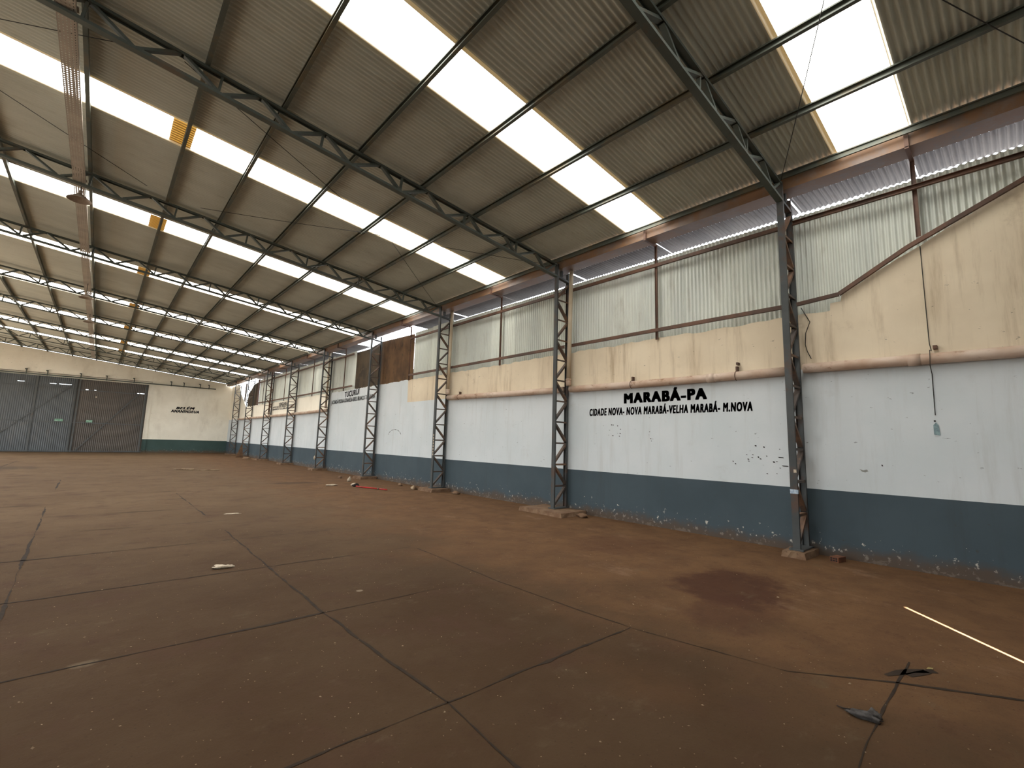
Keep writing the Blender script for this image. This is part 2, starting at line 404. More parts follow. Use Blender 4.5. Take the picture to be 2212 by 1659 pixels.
joint([(4.47, 0.80), (4.62, 0.74), (4.72, 0.70), (4.86, 0.58)], 0.022); joint([(4.60, 0.70), (4.80, 0.62)], 0.02)

# ---- right wall: rendered masonry with dado, white and beige paint, broken top edge
def ztop(y):
    if y < -1.5: z = 5.72
    elif y < 1.79: z = 4.166 + (1.79 - y) * (5.25 - 4.166) / (1.79 + 0.279); z = min(z, 5.72)
    elif y < 1.95: z = 4.05
    elif y < 2.45: z = 3.93
    elif y > 42.3: z = min(6.1, 4.0 + (y - 42.3) * 0.54 + max(0.0, y - 44.7) * 0.7)
    else: z = 3.93
    return z + (0.035 * noise.noise(Vector((y * 3.3, 1.7, 0))) + 0.02 * noise.noise(Vector((y * 13.0, 4.7, 0))))
def zwhite(y):
    if 12.94 < y <= 15.75: return 3.06
    if 15.75 < y <= 18.18: return 9
    if 18.18 < y <= 23.74: return 9
    return 2.985
ys = sorted(set([round(YB + 0.09 * i, 3) for i in range(int((YFAR - YB) / 0.09) + 1)] + [12.95, 15.74, 15.76, 18.19, 23.75, 1.80, 1.94, 1.96, 2.44, 2.46, YFAR]))
mb = MB(); rows = []
for y in ys:
    zt = ztop(y); zw = min(zwhite(y), zt - 0.002)
    rows.append([(W, y, 0), (W, y, DADO), (W, y, zw), (W, y, zt), (W + 0.06, y, zt), (W + 0.06, y, 0)])
vs = [p for r in rows for p in r]; fs = []; mi = []
for i in range(len(rows) - 1):
    u = 3 if rows[i][0][1] > 23.7 else 2
    for j, m in ((0, 0), (1, 1), (2, u), (3, u), (4, u)):
        fs.append((i * 6 + j, i * 6 + j + 1, (i + 1) * 6 + j + 1, (i + 1) * 6 + j)); mi.append(m)
mb.v = vs; mb.f = fs; mb.mi = mi
wall_right = struct(mb.build('wall_right', [M['dado_blue'], M['wall_white'], M['wall_beige'], M['far_cream']]),
                    'long plaster wall with slate blue dado, white band and bare beige top', 'wall')

# ---- far wall with the gate opening
GX0, GX1, GZ = -5.72, 2.64, 5.52
mb = MB()
def fw_panel(x0, x1, z0, z1, m, z1b=None):
    z1b = z1 if z1b is None else z1b
    a = YFAR; b = YFAR + 0.2
    mb.add([(x0, a, z0), (x1, a, z0), (x1, a, z1b), (x0, a, z1), (x0, b, z0), (x1, b, z0), (x1, b, z1b), (x0, b, z1)],
           [(0, 1, 2, 3), (5, 4, 7, 6), (3, 2, 6, 7), (1, 0, 4, 5), (0, 3, 7, 4), (2, 1, 5, 6)], m)
fw_panel(XL, GX0, 0, DADO, 1); fw_panel(GX1, W, 0, DADO + 0.06, 1)
fw_panel(XL, GX0, DADO, GZ, 0); fw_panel(GX1, W, DADO + 0.06, GZ, 0)
fw_panel(XL, W, GZ, roofz(XL) + 0.0, 0, roofz(W) + 0.0)
mb.box((GX1 + 0.06, YFAR - 0.07, 0), (GX1 + 0.33, YFAR + 0.01, DADO + 0.06), 1)
mb.box((GX1 + 0.06, YFAR - 0.07, DADO + 0.06), (GX1 + 0.33, YFAR + 0.01, GZ), 0)
wall_far = struct(mb.build('wall_far', [M['far_cream'], M['far_green']]), 'cream end wall with dark green dado beyond the last truss', 'wall')

# ---- left wall and near end wall (outside the picture, they close the hall)
mb = MB(); OPEN = [(5.0, 12.0), (19.5, 29.5), (33.5, 45.5)]; OZ = 4.6  # unseen doorways added to bring side daylight into the hall
y = YB
for a, b in OPEN + [(YFAR, YFAR)]:
    mb.box((XL - 0.2, y, 0), (XL, a, DADO), 1); mb.box((XL - 0.2, y, DADO), (XL, a, OZ), 0); y = b
mb.box((XL - 0.2, YB, OZ), (XL, YFAR, roofz(XL) + 0.02), 0)
for i, (a, b) in enumerate(OPEN):          # unseen slabs added to keep sun out of the doorways
    struct(MB().box((XL - 3.2, a - 0.5, 4.75), (XL - 0.2, b + 0.5, 4.9)).build('shade_screen_%d' % (i + 2), M['concrete']), 'unseen canopy slab added to block sun at a left doorway', 'canopy')
for a, b in OPEN:                          # portals for sky light through the added doorways
    pl = bpy.data.lights.new('doorway_portal', 'AREA'); pl.shape = 'RECTANGLE'; pl.size = b - a; pl.size_y = OZ; pl.cycles.is_portal = True
    po = bpy.data.objects.new('doorway_portal', pl); C.objects.link(po)
    po.matrix_world = Matrix(((0, 0, -1, XL - 0.1), (-1, 0, 0, (a + b) / 2), (0, 1, 0, OZ / 2), (0, 0, 0, 1)))
struct(mb.build('wall_left', [M['wall_white'], M['dado_blue']]), 'plain white wall with blue dado opposite the columns', 'wall')
BG0, BG1, BGM, BZ = -2.1, 6.5, 2.16, 5.0
mb = MB()
def bw(x0, x1, z0, z1, m, z1b=None):
    z1b = z1 if z1b is None else z1b
    a = YB; b = YB - 0.2
    mb.add([(x0, a, z0), (x1, a, z0), (x1, a, z1b), (x0, a, z1), (x0, b, z0), (x1, b, z0), (x1, b, z1b), (x0, b, z1)],
           [(3, 2, 1, 0), (6, 7, 4, 5), (7, 6, 2, 3), (5, 4, 0, 1), (4, 7, 3, 0), (6, 5, 1, 2)], m)
bw(XL, BG0, 0, DADO, 1); bw(BG1, W + 0.06, 0, DADO, 1); bw(XL, BG0, DADO, BZ, 0); bw(BG1, W + 0.06, DADO, BZ, 0)
bw(XL, W + 0.06, BZ, roofz(XL) + 0.02, 0, roofz(W))
struct(mb.build('wall_back', [M['wall_white'], M['dado_blue']]), 'white end wall behind the viewer', 'wall')

# ---- roof: corrugated sheets between the translucent strips
PITCH_R, AMP_R = 0.08, 0.017
ROOFX = [XL - 0.2, -4.0, 0.0, 4.0, 8.27]
edges = [YB - 0.2] + [v for s in STRIPS for v in s] + [YFAR + 0.25]
mb = MB()
for i in range(0, len(edges), 2):
    wave_sheet(mb, edges[i], edges[i + 1], PITCH_R, AMP_R, lambda y, x, h: (x, y, roofz(x) + SHEET + AMP_R + h), ROOFX, 8 if edges[i] < 20 else 6)
struct(mb.build('ceiling', M['roof_sheet'], smooth=True), 'dull grey corrugated roof sheeting', 'ceiling')

STRIP_LABEL = ['translucent roof strip nearest the viewer, right of the first truss', 'translucent roof strip between the first and second trusses',
    'translucent roof strip between the second and third trusses', 'translucent roof strip between the third and fourth trusses',
    'translucent roof strip between the fourth and fifth trusses', 'translucent roof strip between the fifth and sixth trusses',
    'translucent roof strip between the sixth and seventh trusses', 'translucent roof strip between the seventh and eighth trusses',
    'translucent roof strip between the last two trusses before the end wall']
for i, (a, b) in enumerate(STRIPS):
    mb = MB()
    z = lambda x: roofz(x) + SHEET + AMP_R
    wave_sheet(mb, a, b, PITCH_R, AMP_R, lambda y, x, h: (x, y, z(x) + h), ROOFX, 8 if a < 20 else 6)
    s = struct(mb.build('window_%d' % (i + 1), M['skylight'], smooth=True), STRIP_LABEL[i], 'skylight')
    mb = MB()
    wave_sheet(mb, b - 0.005, b + 0.065, PITCH_R, AMP_R, lambda y, x, h: (x, y, z(x) + h - 0.006), ROOFX, 8)
    wave_sheet(mb, a - 0.03, a + 0.005, PITCH_R, AMP_R, lambda y, x, h: (x, y, z(x) + h - 0.006), ROOFX, 8)
    r = mb.build('sheet_lap', M['skylight_rim'], s, smooth=True); r['label'] = 'overlapping sheet edge glowing yellow with bled daylight'
    mb = MB()
    wave_sheet(mb, a + 0.01, b - 0.01, PITCH_R, AMP_R, lambda y, x, h: (x, y, z(x) + h - 0.008), [0.38, 0.72], 8)
    if i >= 2:
        p = mb.build('doubled_sheet', M['skylight_patch'], s, smooth=True); p['label'] = 'orange striped patch where two sheets overlap'

# ---- sliding gates
def gate_leaf(name, x0, x1, y, z1, mat, face, braces, verticals, rails, slots, label, gapcol=None):
    """face = +1 looks towards +y, -1 towards -y (the hall side)"""
    root = struct(empty(name, ((x0 + x1) / 2, y, 0)), label, 'sliding gate')
    ox = (x0 + x1) / 2
    mb = MB()
    # sheets, split at the slot height where some daylight comes through
    def piece(u0, u1, z0, z1_):
        wave_sheet(mb, u0, u1, 0.11, 0.014, lambda x, zz, h: (x - ox, h, zz), [z0, z1_], 6)
    if slots:
        zs = slots[0][2]; piece(x0, x1, 0.0, zs)
        x = x0
        for a, b, zz, hh in slots:
            if a > x: piece(x, a, zs, zs + hh)
            x = b
        if x < x1: piece(x, x1, zs, zs + slots[0][3])
        piece(x0, x1, zs + slots[0][3], z1)
    else: piece(x0, x1, 0.0, z1)
    mb.build('gate_sheet', mat, root, smooth=True)
    fy = 0.035 * face
    for zz in rails:
        MB().box((x0 - ox, min(fy - 0.02, fy + 0.02), zz - 0.03), (x1 - ox, max(fy - 0.02, fy + 0.02), zz + 0.03)).build('rail', M['gate_frame'], root)
    for xx in verticals:
        MB().box((xx - 0.05 - ox, fy - 0.022, 0.03), (xx + 0.05 - ox, fy + 0.022, z1)).build('stile', M['gate_frame'], root)
    for (xa, za, xb, zb) in braces:
        MB().bar((xa - ox, fy + 0.02 * face, za), (xb - ox, fy + 0.02 * face, zb), 0.03, 0.06).build('brace', M['gate_frame'], root)
    return root
GY = YFAR - 0.14
g1 = gate_leaf('door_1', -5.80, -1.50, GY + 0.05, 5.57, M['gate_slate'], -1, [(-5.7, 0.75, -1.75, 5.2)], [-5.7, -3.75, -1.66], [0.08, 2.22, 4.78],
               [(-4.75, -4.4, 5.05, 0.02), (-3.1, -2.75, 5.05, 0.02), (-2.6, -1.85, 5.05, 0.035)], 'slate grey corrugated sliding gate leaf, the left one at the end wall')
g2 = gate_leaf('door_2', -1.56, 2.68, GY - 0.06, 5.54, M['gate_brown'], -1, [(-1.2, 0.1, 2.2, 4.85)], [-1.46, 2.54], [0.08, 2.22, 4.72],
               [(-1.1, -0.95, 4.76, 0.03), (-0.6, -0.5, 4.76, 0.03), (2.0, 2.45, 4.76, 0.04)], 'brown grey corrugated sliding gate leaf, next to the cream wall with lettering')
MB().box((-0.10, -0.07, -0.09), (0.35, -0.06, 0.09)).build('sign_plate', M['green_plate'], g1).location = (1.2, 0, 2.36)
MB().box((-0.18, -0.07, -0.09), (0.18, -0.06, 0.09)).build('sign_plate', M['green_plate'], g2).location = (-1.2, 0, 2.36)
MB().lathe([(0.0, 0.03), (0.05, 0.02), (0.05, 0.0)], seg=12).build('lock_disc', M['scrap_white'], g2).matrix_local = Matrix.Translation((-1.0, -0.03, 4.25)) @ Matrix.Rotation(math.pi / 2, 4, 'X')
gate_leaf('door_3', BG0 - 0.05, BGM - 0.04, YB - 0.1, 5.02, M['gate_slate'], 1, [(BG0, 0.2, BGM - 0.2, 4.8)], [BG0, BGM - 0.09], [0.08, 2.2, 4.7], [], 'closed grey gate leaf behind the viewer, left half')
gate_leaf('door_4', BGM + 0.04, BG1 + 0.05, YB - 0.1, 5.02, M['gate_brown'], 1, [(BGM + 0.2, 0.2, BG1, 4.8)], [BGM + 0.09, BG1], [0.08, 2.2, 4.7], [], 'closed brown gate leaf behind the viewer, right half')

# hanging rail of the far gates
rail = tag(empty('gate_rail', (2.0, YFAR - 0.14, 5.66)), 'dark hanging rail above the sliding gates, running on over the cream wall', 'rail')
MB().bar((-7.8, 0, 0), (5.40, 0, 0), 0.05, 0.08).build('track', M['truss_steel'], rail)
MB().bar((-7.8, 0.09, 0.13), (0.9, 0.09, 0.15), 0.02, 0.03).build('upper_bar', M['girt_rust'], rail)
for bx in (-6.5, -4.39, -3.30, -1.48, 0.02, 1.70, 4.16, 5.04, 6.21, 6.87):
    MB().box((bx - 2.0 - 0.03, -0.02, -0.06), (bx - 2.0 + 0.03, 0.02, 0.34)).box((bx - 2.0 - 0.09, -0.02, 0.28), (bx - 2.0 + 0.03, 0.14, 0.34)).build('bracket', M['truss_steel'], rail)

# ================================================================ STEEL FRAME
# ---- lattice columns
def channel_v(mb, x, y, z0, z1, w, d, flip):
    """vertical channel, web across y at x, flanges towards +x*flip"""
    t = 0.007; h = w / 2
    pts = [(x, -h), (x, h), (x + d * flip, h), (x + d * flip, h - t), (x + t * flip, h - t), (x + t * flip, -h + t), (x + d * flip, -h + t), (x + d * flip, -h)]
    if flip < 0: pts = pts[::-1]
    k = 8
    mb.add([(px, y + py, z) for z in (z0, z1) for px, py in pts], [(i, i + 1 if i < 7 else 0, k + (i + 1 if i < 7 else 0), k + i)[::-1] for i in range(k)] + [tuple(range(k)), tuple(range(k, 2 * k))[::-1]])
    return mb
XR = 8.655
def make_column():
    root = empty('lattice_column')
    xf = XF - 0.025; zb = 0.12
    channel_v(MB(), xf, 0, zb, roofz(XF) - 0.075, 0.10, 0.045, 1).build('front_chord', M['column_steel'], root)
    channel_v(MB(), XR, 0, zb, 5.83, 0.10, 0.045, -1).build('rear_chord', M['column_steel'], root)
    zs = [0.637 + 0.5113 * k for k in range(10)]
    xi, xj = xf + 0.045, XR - 0.045
    for z in zs:
        MB().angle((xi - 0.03, 0, z), (xj + 0.03, 0, z), 0.08, -0.035, (0, 1, 0)).build('strut', M['lacing_rust'], root)
    lv = [zb + 0.02] + zs + [5.74]
    for k in range(len(lv) - 1):
        a, b = lv[k] + 0.035, lv[k + 1] - 0.045
        up_ = k % 2 == 0
        p, q = ((xi - 0.01, 0, a), (xj + 0.01, 0, b)) if up_ else ((xj + 0.01, 0, a), (xi - 0.01, 0, b))
        MB().bar(p, q, 0.075, 0.045).build('diagonal', M['lacing_rust'], root)
    MB().channel((xf + 0.047, 0, roofz(8.23) - 0.43), (XR - 0.047, 0, roofz(8.61) - 0.43), 0.09, 0.045, (0, 1, 0), flip=1).build('top_tie', M['column_steel'], root)
    MB().box((XF - 0.06, -0.10, zb - 0.02), (XR + 0.02, 0.10, zb)).build('base_plate', M['column_steel'], root)
    MB().box((XF + 0.14, -0.045, 5.87), (XF + 0.19, 0.045, 6.02)).build('head_post', M['column_steel'], root)
    MB().box((XR - 0.05, -0.04, 5.84), (XR - 0.01, 0.04, 6.0)).build('rear_stub', M['column_steel'], root)
    return root
COL_LABEL = dict(A='lattice steel column nearest the viewer with a pale tape band on its front',
    B='lattice steel column left of the MARABÁ lettering with a cream downpipe behind it',
    C='lattice steel column with a cream downpipe at the end of the long drain pipe',
    D='lattice steel column standing in front of the brown plywood boards',
    E='lattice steel column just left of the TUCURUÍ lettering',
    F='lattice steel column covering the end of the faded three-line lettering',
    G='lattice steel column just left of the faded three-line lettering',
    H='lattice steel column with a board leaning on its foot',
    I='lattice steel column in the far corner by the cream end wall')
col0 = make_column()
COLOBJ = {}
for i, k in enumerate(KEYS):
    o = col0 if i == 0 else copy_tree(col0)
    o.location = (0, COLS[k], 0)
    tag(o, COL_LABEL[k], 'column', 'lattice columns along the right wall'); COLOBJ[k] = o
tp = MB(); tp.box((XF - 0.029, -0.054, 0.955), (XF + 0.025, 0.054, 1.02)).build('tape_band', M['tape'], COLOBJ['A'])['label'] = 'pale blue white tape band'
MB().box((XF - 0.031, -0.05, 1.28), (XF - 0.026, -0.01, 1.33)).build('paint_mark', M['scrap_white'], COLOBJ['A'])
for z in (1.15, 1.24, 1.33, 1.42, 1.51, 1.60, 1.69, 1.78): MB().box((XF - 0.031, -0.05, z), (XF - 0.026, 0.0, z + 0.055)).build('paint_mark', M['scrap_white'], COLOBJ['C'])
MB().lump((XF - 0.06, 0.0, 0.62), (0.05, 0.05, 0.09), 4).build('cloth_tuft', M['scrap_white'], COLOBJ['E'])

# ---- concrete plinths under the columns
PL = dict(A=(0.18, 0.10, 'low earth covered plinth under the column with the tape band'),
          B=(0.75, 0.10, 'wide flat dusty plinth under the column left of the MARABÁ lettering'),
          C=(0.45, 0.10, 'crumbling plinth under the column by the drain pipe end'),
          D=(0.42, 0.10, 'pale square plinth under the column in front of the plywood boards'),
          E=(0.40, 0.10, 'plinth with a broken corner under the column just left of the TUCURUÍ lettering'),
          F=(0.42, 0.10, 'square plinth under the column at the faded three-line lettering end'),
          G=(0.40, 0.10, 'thin plinth under the column left of the faded three-line lettering'),
          H=(0.30, 0.10, 'low plinth under the column with the leaning board'),
          I=(0.34, 0.10, 'plinth under the far corner column'))
for k in KEYS:
    hw, h, lab = PL[k]; y = COLS[k]; rnd = random.Random(k)
    mb = MB(); x0 = 7.80 if k == 'B' else 8.06 if k == 'A' else 7.98
    n = 14; top = []; bot = []
    ring = []
    for (ax, ay), (bx, by) in (((x0, y - hw * 0.85), (W - 0.01, y - hw * 0.85)), ((W - 0.01, y - hw * 0.85), (W - 0.01, y + hw)), ((W - 0.01, y + hw), (x0, y + hw)), ((x0, y + hw), (x0, y - hw * 0.85))):
        for t in range(5): ring.append((ax + (bx - ax) * t / 5, ay + (by - ay) * t / 5))
    jit = lambda p, a: (min(W - 0.01, p[0] + rnd.uniform(-a, a)), p[1] + rnd.uniform(-a, a))
    bot = [jit(p, 0.02) for p in ring]; top = [jit((8.35 + (p[0] - 8.35) * 0.97, y + (p[1] - y) * 0.97), 0.015) for p in ring]; m = len(ring)
    mb.add([(p[0], p[1], 0.0) for p in bot] + [(p[0], p[1], h - 0.002 + rnd.uniform(-0.012, 0.0)) for p in top] + [(8.35, y, h - 0.002)],
           [(i, (i + 1) % m, m + (i + 1) % m, m + i) for i in range(m)] + [(m + i, m + (i + 1) % m, 2 * m) for i in range(m)])
    tag(mb.build('plinth', M['concrete']), lab, 'plinth', 'column plinths')

# ---- roof trusses
TT, TB = -0.095, -0.385
def make_truss():
    root = empty('roof_truss')
    x1, x0 = XF, XL + 0.05
    P = lambda x, off: (x, 0, roofz(x) + off)
    MB().channel(P(8.172, TT + 0.008), P(x0, TT + 0.008), 0.10, 0.04, (0, 1, 0), flip=1).build('top_chord', M['truss_steel'], root)
    MB().channel(P(8.172, TB - 0.045), P(x0, TB - 0.045), 0.10, 0.045, (0, 1, 0), flip=-1).build('bottom_chord', M['truss_steel'], root)
    T = [7.406 - 1.0135 * k for k in range(17)]; B = [7.77 - 0.997 * k for k in range(17)]
    def web(xa, oa, xb, ob, name='web_bar', w=0.07, h=0.04):
        if min(xa, xb) > x0: MB().bar(P(xa, oa), P(xb, ob), w, h).build(name, M['truss_steel'], root)
    web(8.13, TT - 0.03, B[0] + 0.05, TB)
    for k in range(16):
        web(T[k] + 0.02, TT - 0.01, B[k] - 0.02, TB); web(T[k] - 0.03, TT - 0.01, B[k + 1] + 0.04, TB)
    x = 6.80
    while x > -8.5:
        web(x, TT - 0.01, x - 0.03, TB, 'vertical', 0.05, 0.035); x -= 1.5
    return root
TR_LABEL = dict(A='roof truss nearest the viewer, above the taped column', B='second roof truss, ending on the column left of the MARABÁ lettering',
    C='third roof truss, ending on the column at the long drain pipe end', D='fourth roof truss, ending above the brown plywood boards',
    E='fifth roof truss, ending on the column just left of the TUCURUÍ lettering', F='sixth roof truss, ending on the column covering the faded three-line lettering end',
    G='seventh roof truss, ending on the column left of the faded three-line lettering', H='eighth roof truss, last but one before the cream end wall',
    I='last roof truss, close in front of the cream end wall')
tr0 = make_truss()
for i, k in enumerate(KEYS):
    o = tr0 if i == 0 else copy_tree(tr0)
    o.location = (0, COLS[k], 0)
    tag(o, TR_LABEL[k], 'truss', 'roof trusses')

# ---- purlins
PUR_LABEL = ['eave purlin on top of the columns', 'first purlin up from the eave purlin', 'second purlin up from the eave purlin', 'third purlin up from the eave purlin',
    'fourth purlin up from the eave purlin', 'fifth purlin up from the eave purlin', 'purlin crossing the orange skylight patches', 'purlin just right of the cable tray',
    'first purlin left of the cable tray', 'second purlin left of the cable tray', 'third purlin left of the cable tray', 'fourth purlin left of the cable tray', 'fifth purlin left of the cable tray']
for x, lab in zip(PURX, PUR_LABEL):
    z1 = roofz(x) + SHEET - 0.004; z0 = z1 - 0.105
    mb = MB()
    w = 0.055 if x < 8 else 0.03
    t = 0.006
    pts = [(x - w, z0 + 0.02), (x - w, z0), (x, z0), (x, z1), (x - w, z1 ), (x - w, z1 - 0.02), (x - w + t, z1 - 0.02), (x - w + t, z1 - t), (x - t, z1 - t), (x - t, z0 + t), (x - w + t, z0 + t), (x - w + t, z0 + 0.02)]
    k = len(pts)
    mb.add([(px, yy, pz) for yy in (YB, YFAR) for px, pz in pts], [(i, (i + 1) % k, k + (i + 1) % k, k + i) for i in range(k)] + [tuple(range(k))[::-1], tuple(range(k, 2 * k))])
    tag(mb.build('purlin', M['purlin_steel']), 'dark steel roof ' + lab, 'purlin', 'roof purlins')

# ---- thin bracing rods under the roof
def rod(a, b, lab):
    zz = lambda p: (p[0], p[1], roofz(p[0]) - 0.115)
    n = 8; A = Vector(zz(a)); B = Vector(zz(b))
    pts = [A.lerp(B, i / n) - Vector((0, 0, 0.05 * math.sin(math.pi * i / n) * 0.4)) for i in range(n + 1)]
    tag(MB().tube(pts, 0.006, 5).build('bracing_rod', M['cable']), lab, 'rod', 'thin roof bracing rods')
rod((8.1, 2.395), (4.9, 0.88), 'thin bracing rod dropping from the first truss end across the nearest bay')
rod((5.2, 0.62), (8.1, -0.78), 'thin bracing rod at the top right corner of the picture')
rod((0.34, 7.70), (4.0, 9.6), 'thin bracing rod slanting away from the middle of the second truss')
rod((4.4, 10.12), (8.0, 7.75), 'thin bracing rod running to the second truss end at the wall')
rod((1.2, 12.46), (4.3, 10.18), 'thin bracing rod between the second and third trusses, towards the middle')
rod((4.9, 10.1), (8.0, 12.885), 'thin bracing rod running to the third truss end at the wall')
rod((-5.2, 8.4), (0.2, 12.40), 'thin bracing rod passing under the cable tray near the third truss')
rod((-3.2, 9.95), (0.2, 7.66), 'thin bracing rod crossing the cable tray near the second truss')

# ---- girts, mid posts and upper corrugated wall sheets
BAYN = {'A0': 'bay right of the taped column', 'AB': 'bay above the MARABÁ lettering', 'BC': 'bay left of the MARABÁ lettering', 'CD': 'bay with the large plywood board',
        'DE': 'bay above the TUCURUÍ lettering', 'EF': 'bay left of the TUCURUÍ lettering', 'FG': 'bay above the faded three-line lettering', 'GH': 'bay next to the far dark boards', 'HI': 'far corner bay'}
def girt(y0, y1, z, bay, lvl):
    mb = MB(); t = 0.006; x = 8.60; h = 0.035
    mb.profile((x, y0, z), (x, y1, z), [(-h, 0), (h, 0), (h, 0.05), (h - t, 0.05), (h - t, t), (-h + t, t), (-h + t, 0.05), (-h, 0.05)], (0, 0, 1))
    return tag(mb.build('girt', M['girt_rust']), '%s rust brown girt in the %s' % (lvl, BAYN[bay]), 'girt', 'wall girts')
g = 0.06
LO, UP = 4.10, 5.545
girt(COLS['A'] + g, COLS['B'] - g, LO, 'AB', 'lower'); girt(COLS['A'] + g, COLS['B'] - g, UP, 'AB', 'upper')
girt(COLS['B'] + g, COLS['C'] - g, LO, 'BC', 'lower'); girt(COLS['B'] + g, COLS['C'] - g, UP, 'BC', 'upper')
girt(COLS['C'] + g, 15.60, LO, 'CD', 'lower'); girt(COLS['C'] + g, 15.60, UP, 'CD', 'upper')
girt(20.9, COLS['E'] - g, LO - 0.02, 'DE', 'lower'); girt(20.9, COLS['E'] - g, UP + 0.07, 'DE', 'upper')
for a, b in ('EF', 'FG', 'GH'):
    girt(COLS[a] + g, COLS[b] - g if b != 'H' else 38.7, LO - 0.04, a + b, 'lower'); girt(COLS[a] + g, COLS[b] - g if b != 'H' else 38.7, UP + 0.06, a + b, 'upper')
girt(COLS['A'] - g, -0.72, UP, 'A0', 'upper')
mb = MB(); q = [(8.62, 2.40, LO), (8.62, 1.80, 4.145), (8.62, 0.93, 4.66), (8.62, -0.30, 5.235), (8.62, -1.2, 5.70)]
for a, b in zip(q, q[1:]): mb.bar(a, b, 0.05, 0.06, (1, 0, 0))
tag(mb.build('girt', M['girt_rust']), 'slanting rust brown girt along the broken plaster edge right of the taped column', 'girt', 'wall girts')
for y, z0, bay in ((0.79, 4.83, 'A0'), (5.06, 3.93, 'AB'), (10.24, 3.93, 'BC'), (15.64, 3.93, 'CD'), (22.0, 3.93, 'DE'), (26.46, 3.93, 'EF'), (31.75, 3.93, 'FG'), (36.98, 3.93, 'GH')):
    mb = MB(); mb.channel((8.66, y, z0 - 0.03), (8.66, y, 6.02), 0.055, 0.03, (0, 1, 0))
    mb2 = tag(mb.build('wall_post', M['girt_rust']), 'slim dark post between girts in the middle of the %s' % BAYN[bay], 'post', 'slim wall posts')
    mb2['label'] = 'slim rust brown post in the %s' % BAYN[bay]

SX = W + 0.09
def wall_sheets(y0, y1, bay, pitch=0.078, ztopf=5.755, zbot=None, width=1.06):
    n = max(1, round((y1 - y0) / width)); w = (y1 - y0) / n
    for i in range(n):
        a, b = y0 + w * i, y0 + w * (i + 1) + (0.03 if i < n - 1 else 0)
        rr = random.Random(int(a * 100)); dz = rr.uniform(-0.02, 0.02); dx = 0.005 * (i % 2); mb = MB()
        zb = 3.80
        wave_sheet(mb, a, b, pitch, 0.018, lambda y, z, h: (SX + dx + h, y, z), [zb, ztopf + dz], 8)
        tag(mb.build('wall_sheet', M['wall_sheet'], smooth=True), 'galvanised corrugated sheet in the %s' % BAYN[bay], 'wall sheet', 'sheets of the ' + BAYN[bay])
wall_sheets(YB + 0.05, COLS['A'], 'A0'); wall_sheets(COLS['A'], COLS['B'], 'AB'); wall_sheets(COLS['B'], COLS['C'], 'BC'); wall_sheets(COLS['C'], 15.56, 'CD', ztopf=5.8)
wall_sheets(20.97, COLS['E'], 'DE', ztopf=5.8); wall_sheets(COLS['E'], COLS['F'], 'EF', ztopf=5.85); wall_sheets(COLS['F'], COLS['G'], 'FG', ztopf=5.85); wall_sheets(COLS['G'], 38.69, 'GH', ztopf=5.85)

def board(name, pts, mat, lab, x=W + 0.068, t=0.018):
    k = len(pts); mb = MB()
    mb.add([(x + d, y, z) for d in (0, t) for y, z in pts], [tuple(range(k)), tuple(range(k, 2 * k))[::-1]] + [(i, k + i, k + (i + 1) % k, (i + 1) % k) for i in range(k)])
    return tag(mb.build(name, mat), lab, 'board', None)
board('plywood_board', [(15.58, 3.85), (18.28, 3.85), (18.28, 5.84), (17.2, 5.80), (15.58, 5.745)], M['plywood'], 'large brown stained plywood board under the bright gap, right of the column')
board('plywood_board', [(18.30, 3.85), (20.95, 3.85), (20.95, 5.71), (20.3, 5.69), (19.6, 5.69), (19.0, 5.78), (18.30, 5.84)], M['dark_plywood'], 'darker plywood board behind and left of the column, above the TUCURUÍ lettering')
board('dark_board', [(39.25, 3.85), (42.2, 3.85), (42.1, 5.0), (41.2, 5.3), (40.6, 5.62), (39.25, 5.75)], M['dark_plywood'], 'dark brown board below the bright torn hole in the far corner bay')
board('dark_board', [(38.72, 3.85), (39.24, 3.85), (39.24, 5.95), (38.72, 5.95)], M['mauve_board'], 'narrow mauve brown upright board beside the far torn hole')
mb = MB()
wave_sheet(mb, 42.75, 43.35, 0.078, 0.013, lambda y, z, h: (W + 0.078 + h, y + 0.12 * (5.6 - z), z), [4.25, 4.9, 5.3, 5.62, 6.0], 6)
tag(mb.build('torn_sheet', M['awning'], smooth=True), 'torn grey sheet hanging in the bright hole of the far corner bay', 'sheet', None)

# ---- gutter under the eave
gut = tag(empty('eave_gutter', (8.42, 0, 6.0)), 'long rusty box gutter under the roof edge above the right wall', 'gutter')
mb = MB(); t = 0.004
A0, A1 = YB, YFAR - 0.05
mb.box((8.232 - 8.42, A0, 0.03), (8.237 - 8.42, A1, 0.235)); mb.box((8.232 - 8.42, A0, 0.026), (8.60 - 8.42, A1, 0.03)); mb.box((8.596 - 8.42, A0, 0.03), (8.60 - 8.42, A1, 0.13))
mb.build('trough', M['gutter_rust'], gut)
for y in (0.79, 5.06, 10.24, 15.64, 22.0, 26.46, 31.75, 36.98):
    MB().box((8.19 - 8.42, y - 0.025, 0.0), (8.230 - 8.42, y + 0.025, 0.23)).box((8.19 - 8.42, y - 0.025, -0.02), (8.64 - 8.42, y + 0.025, 0.012)).build('bracket', M['girt_rust'], gut)

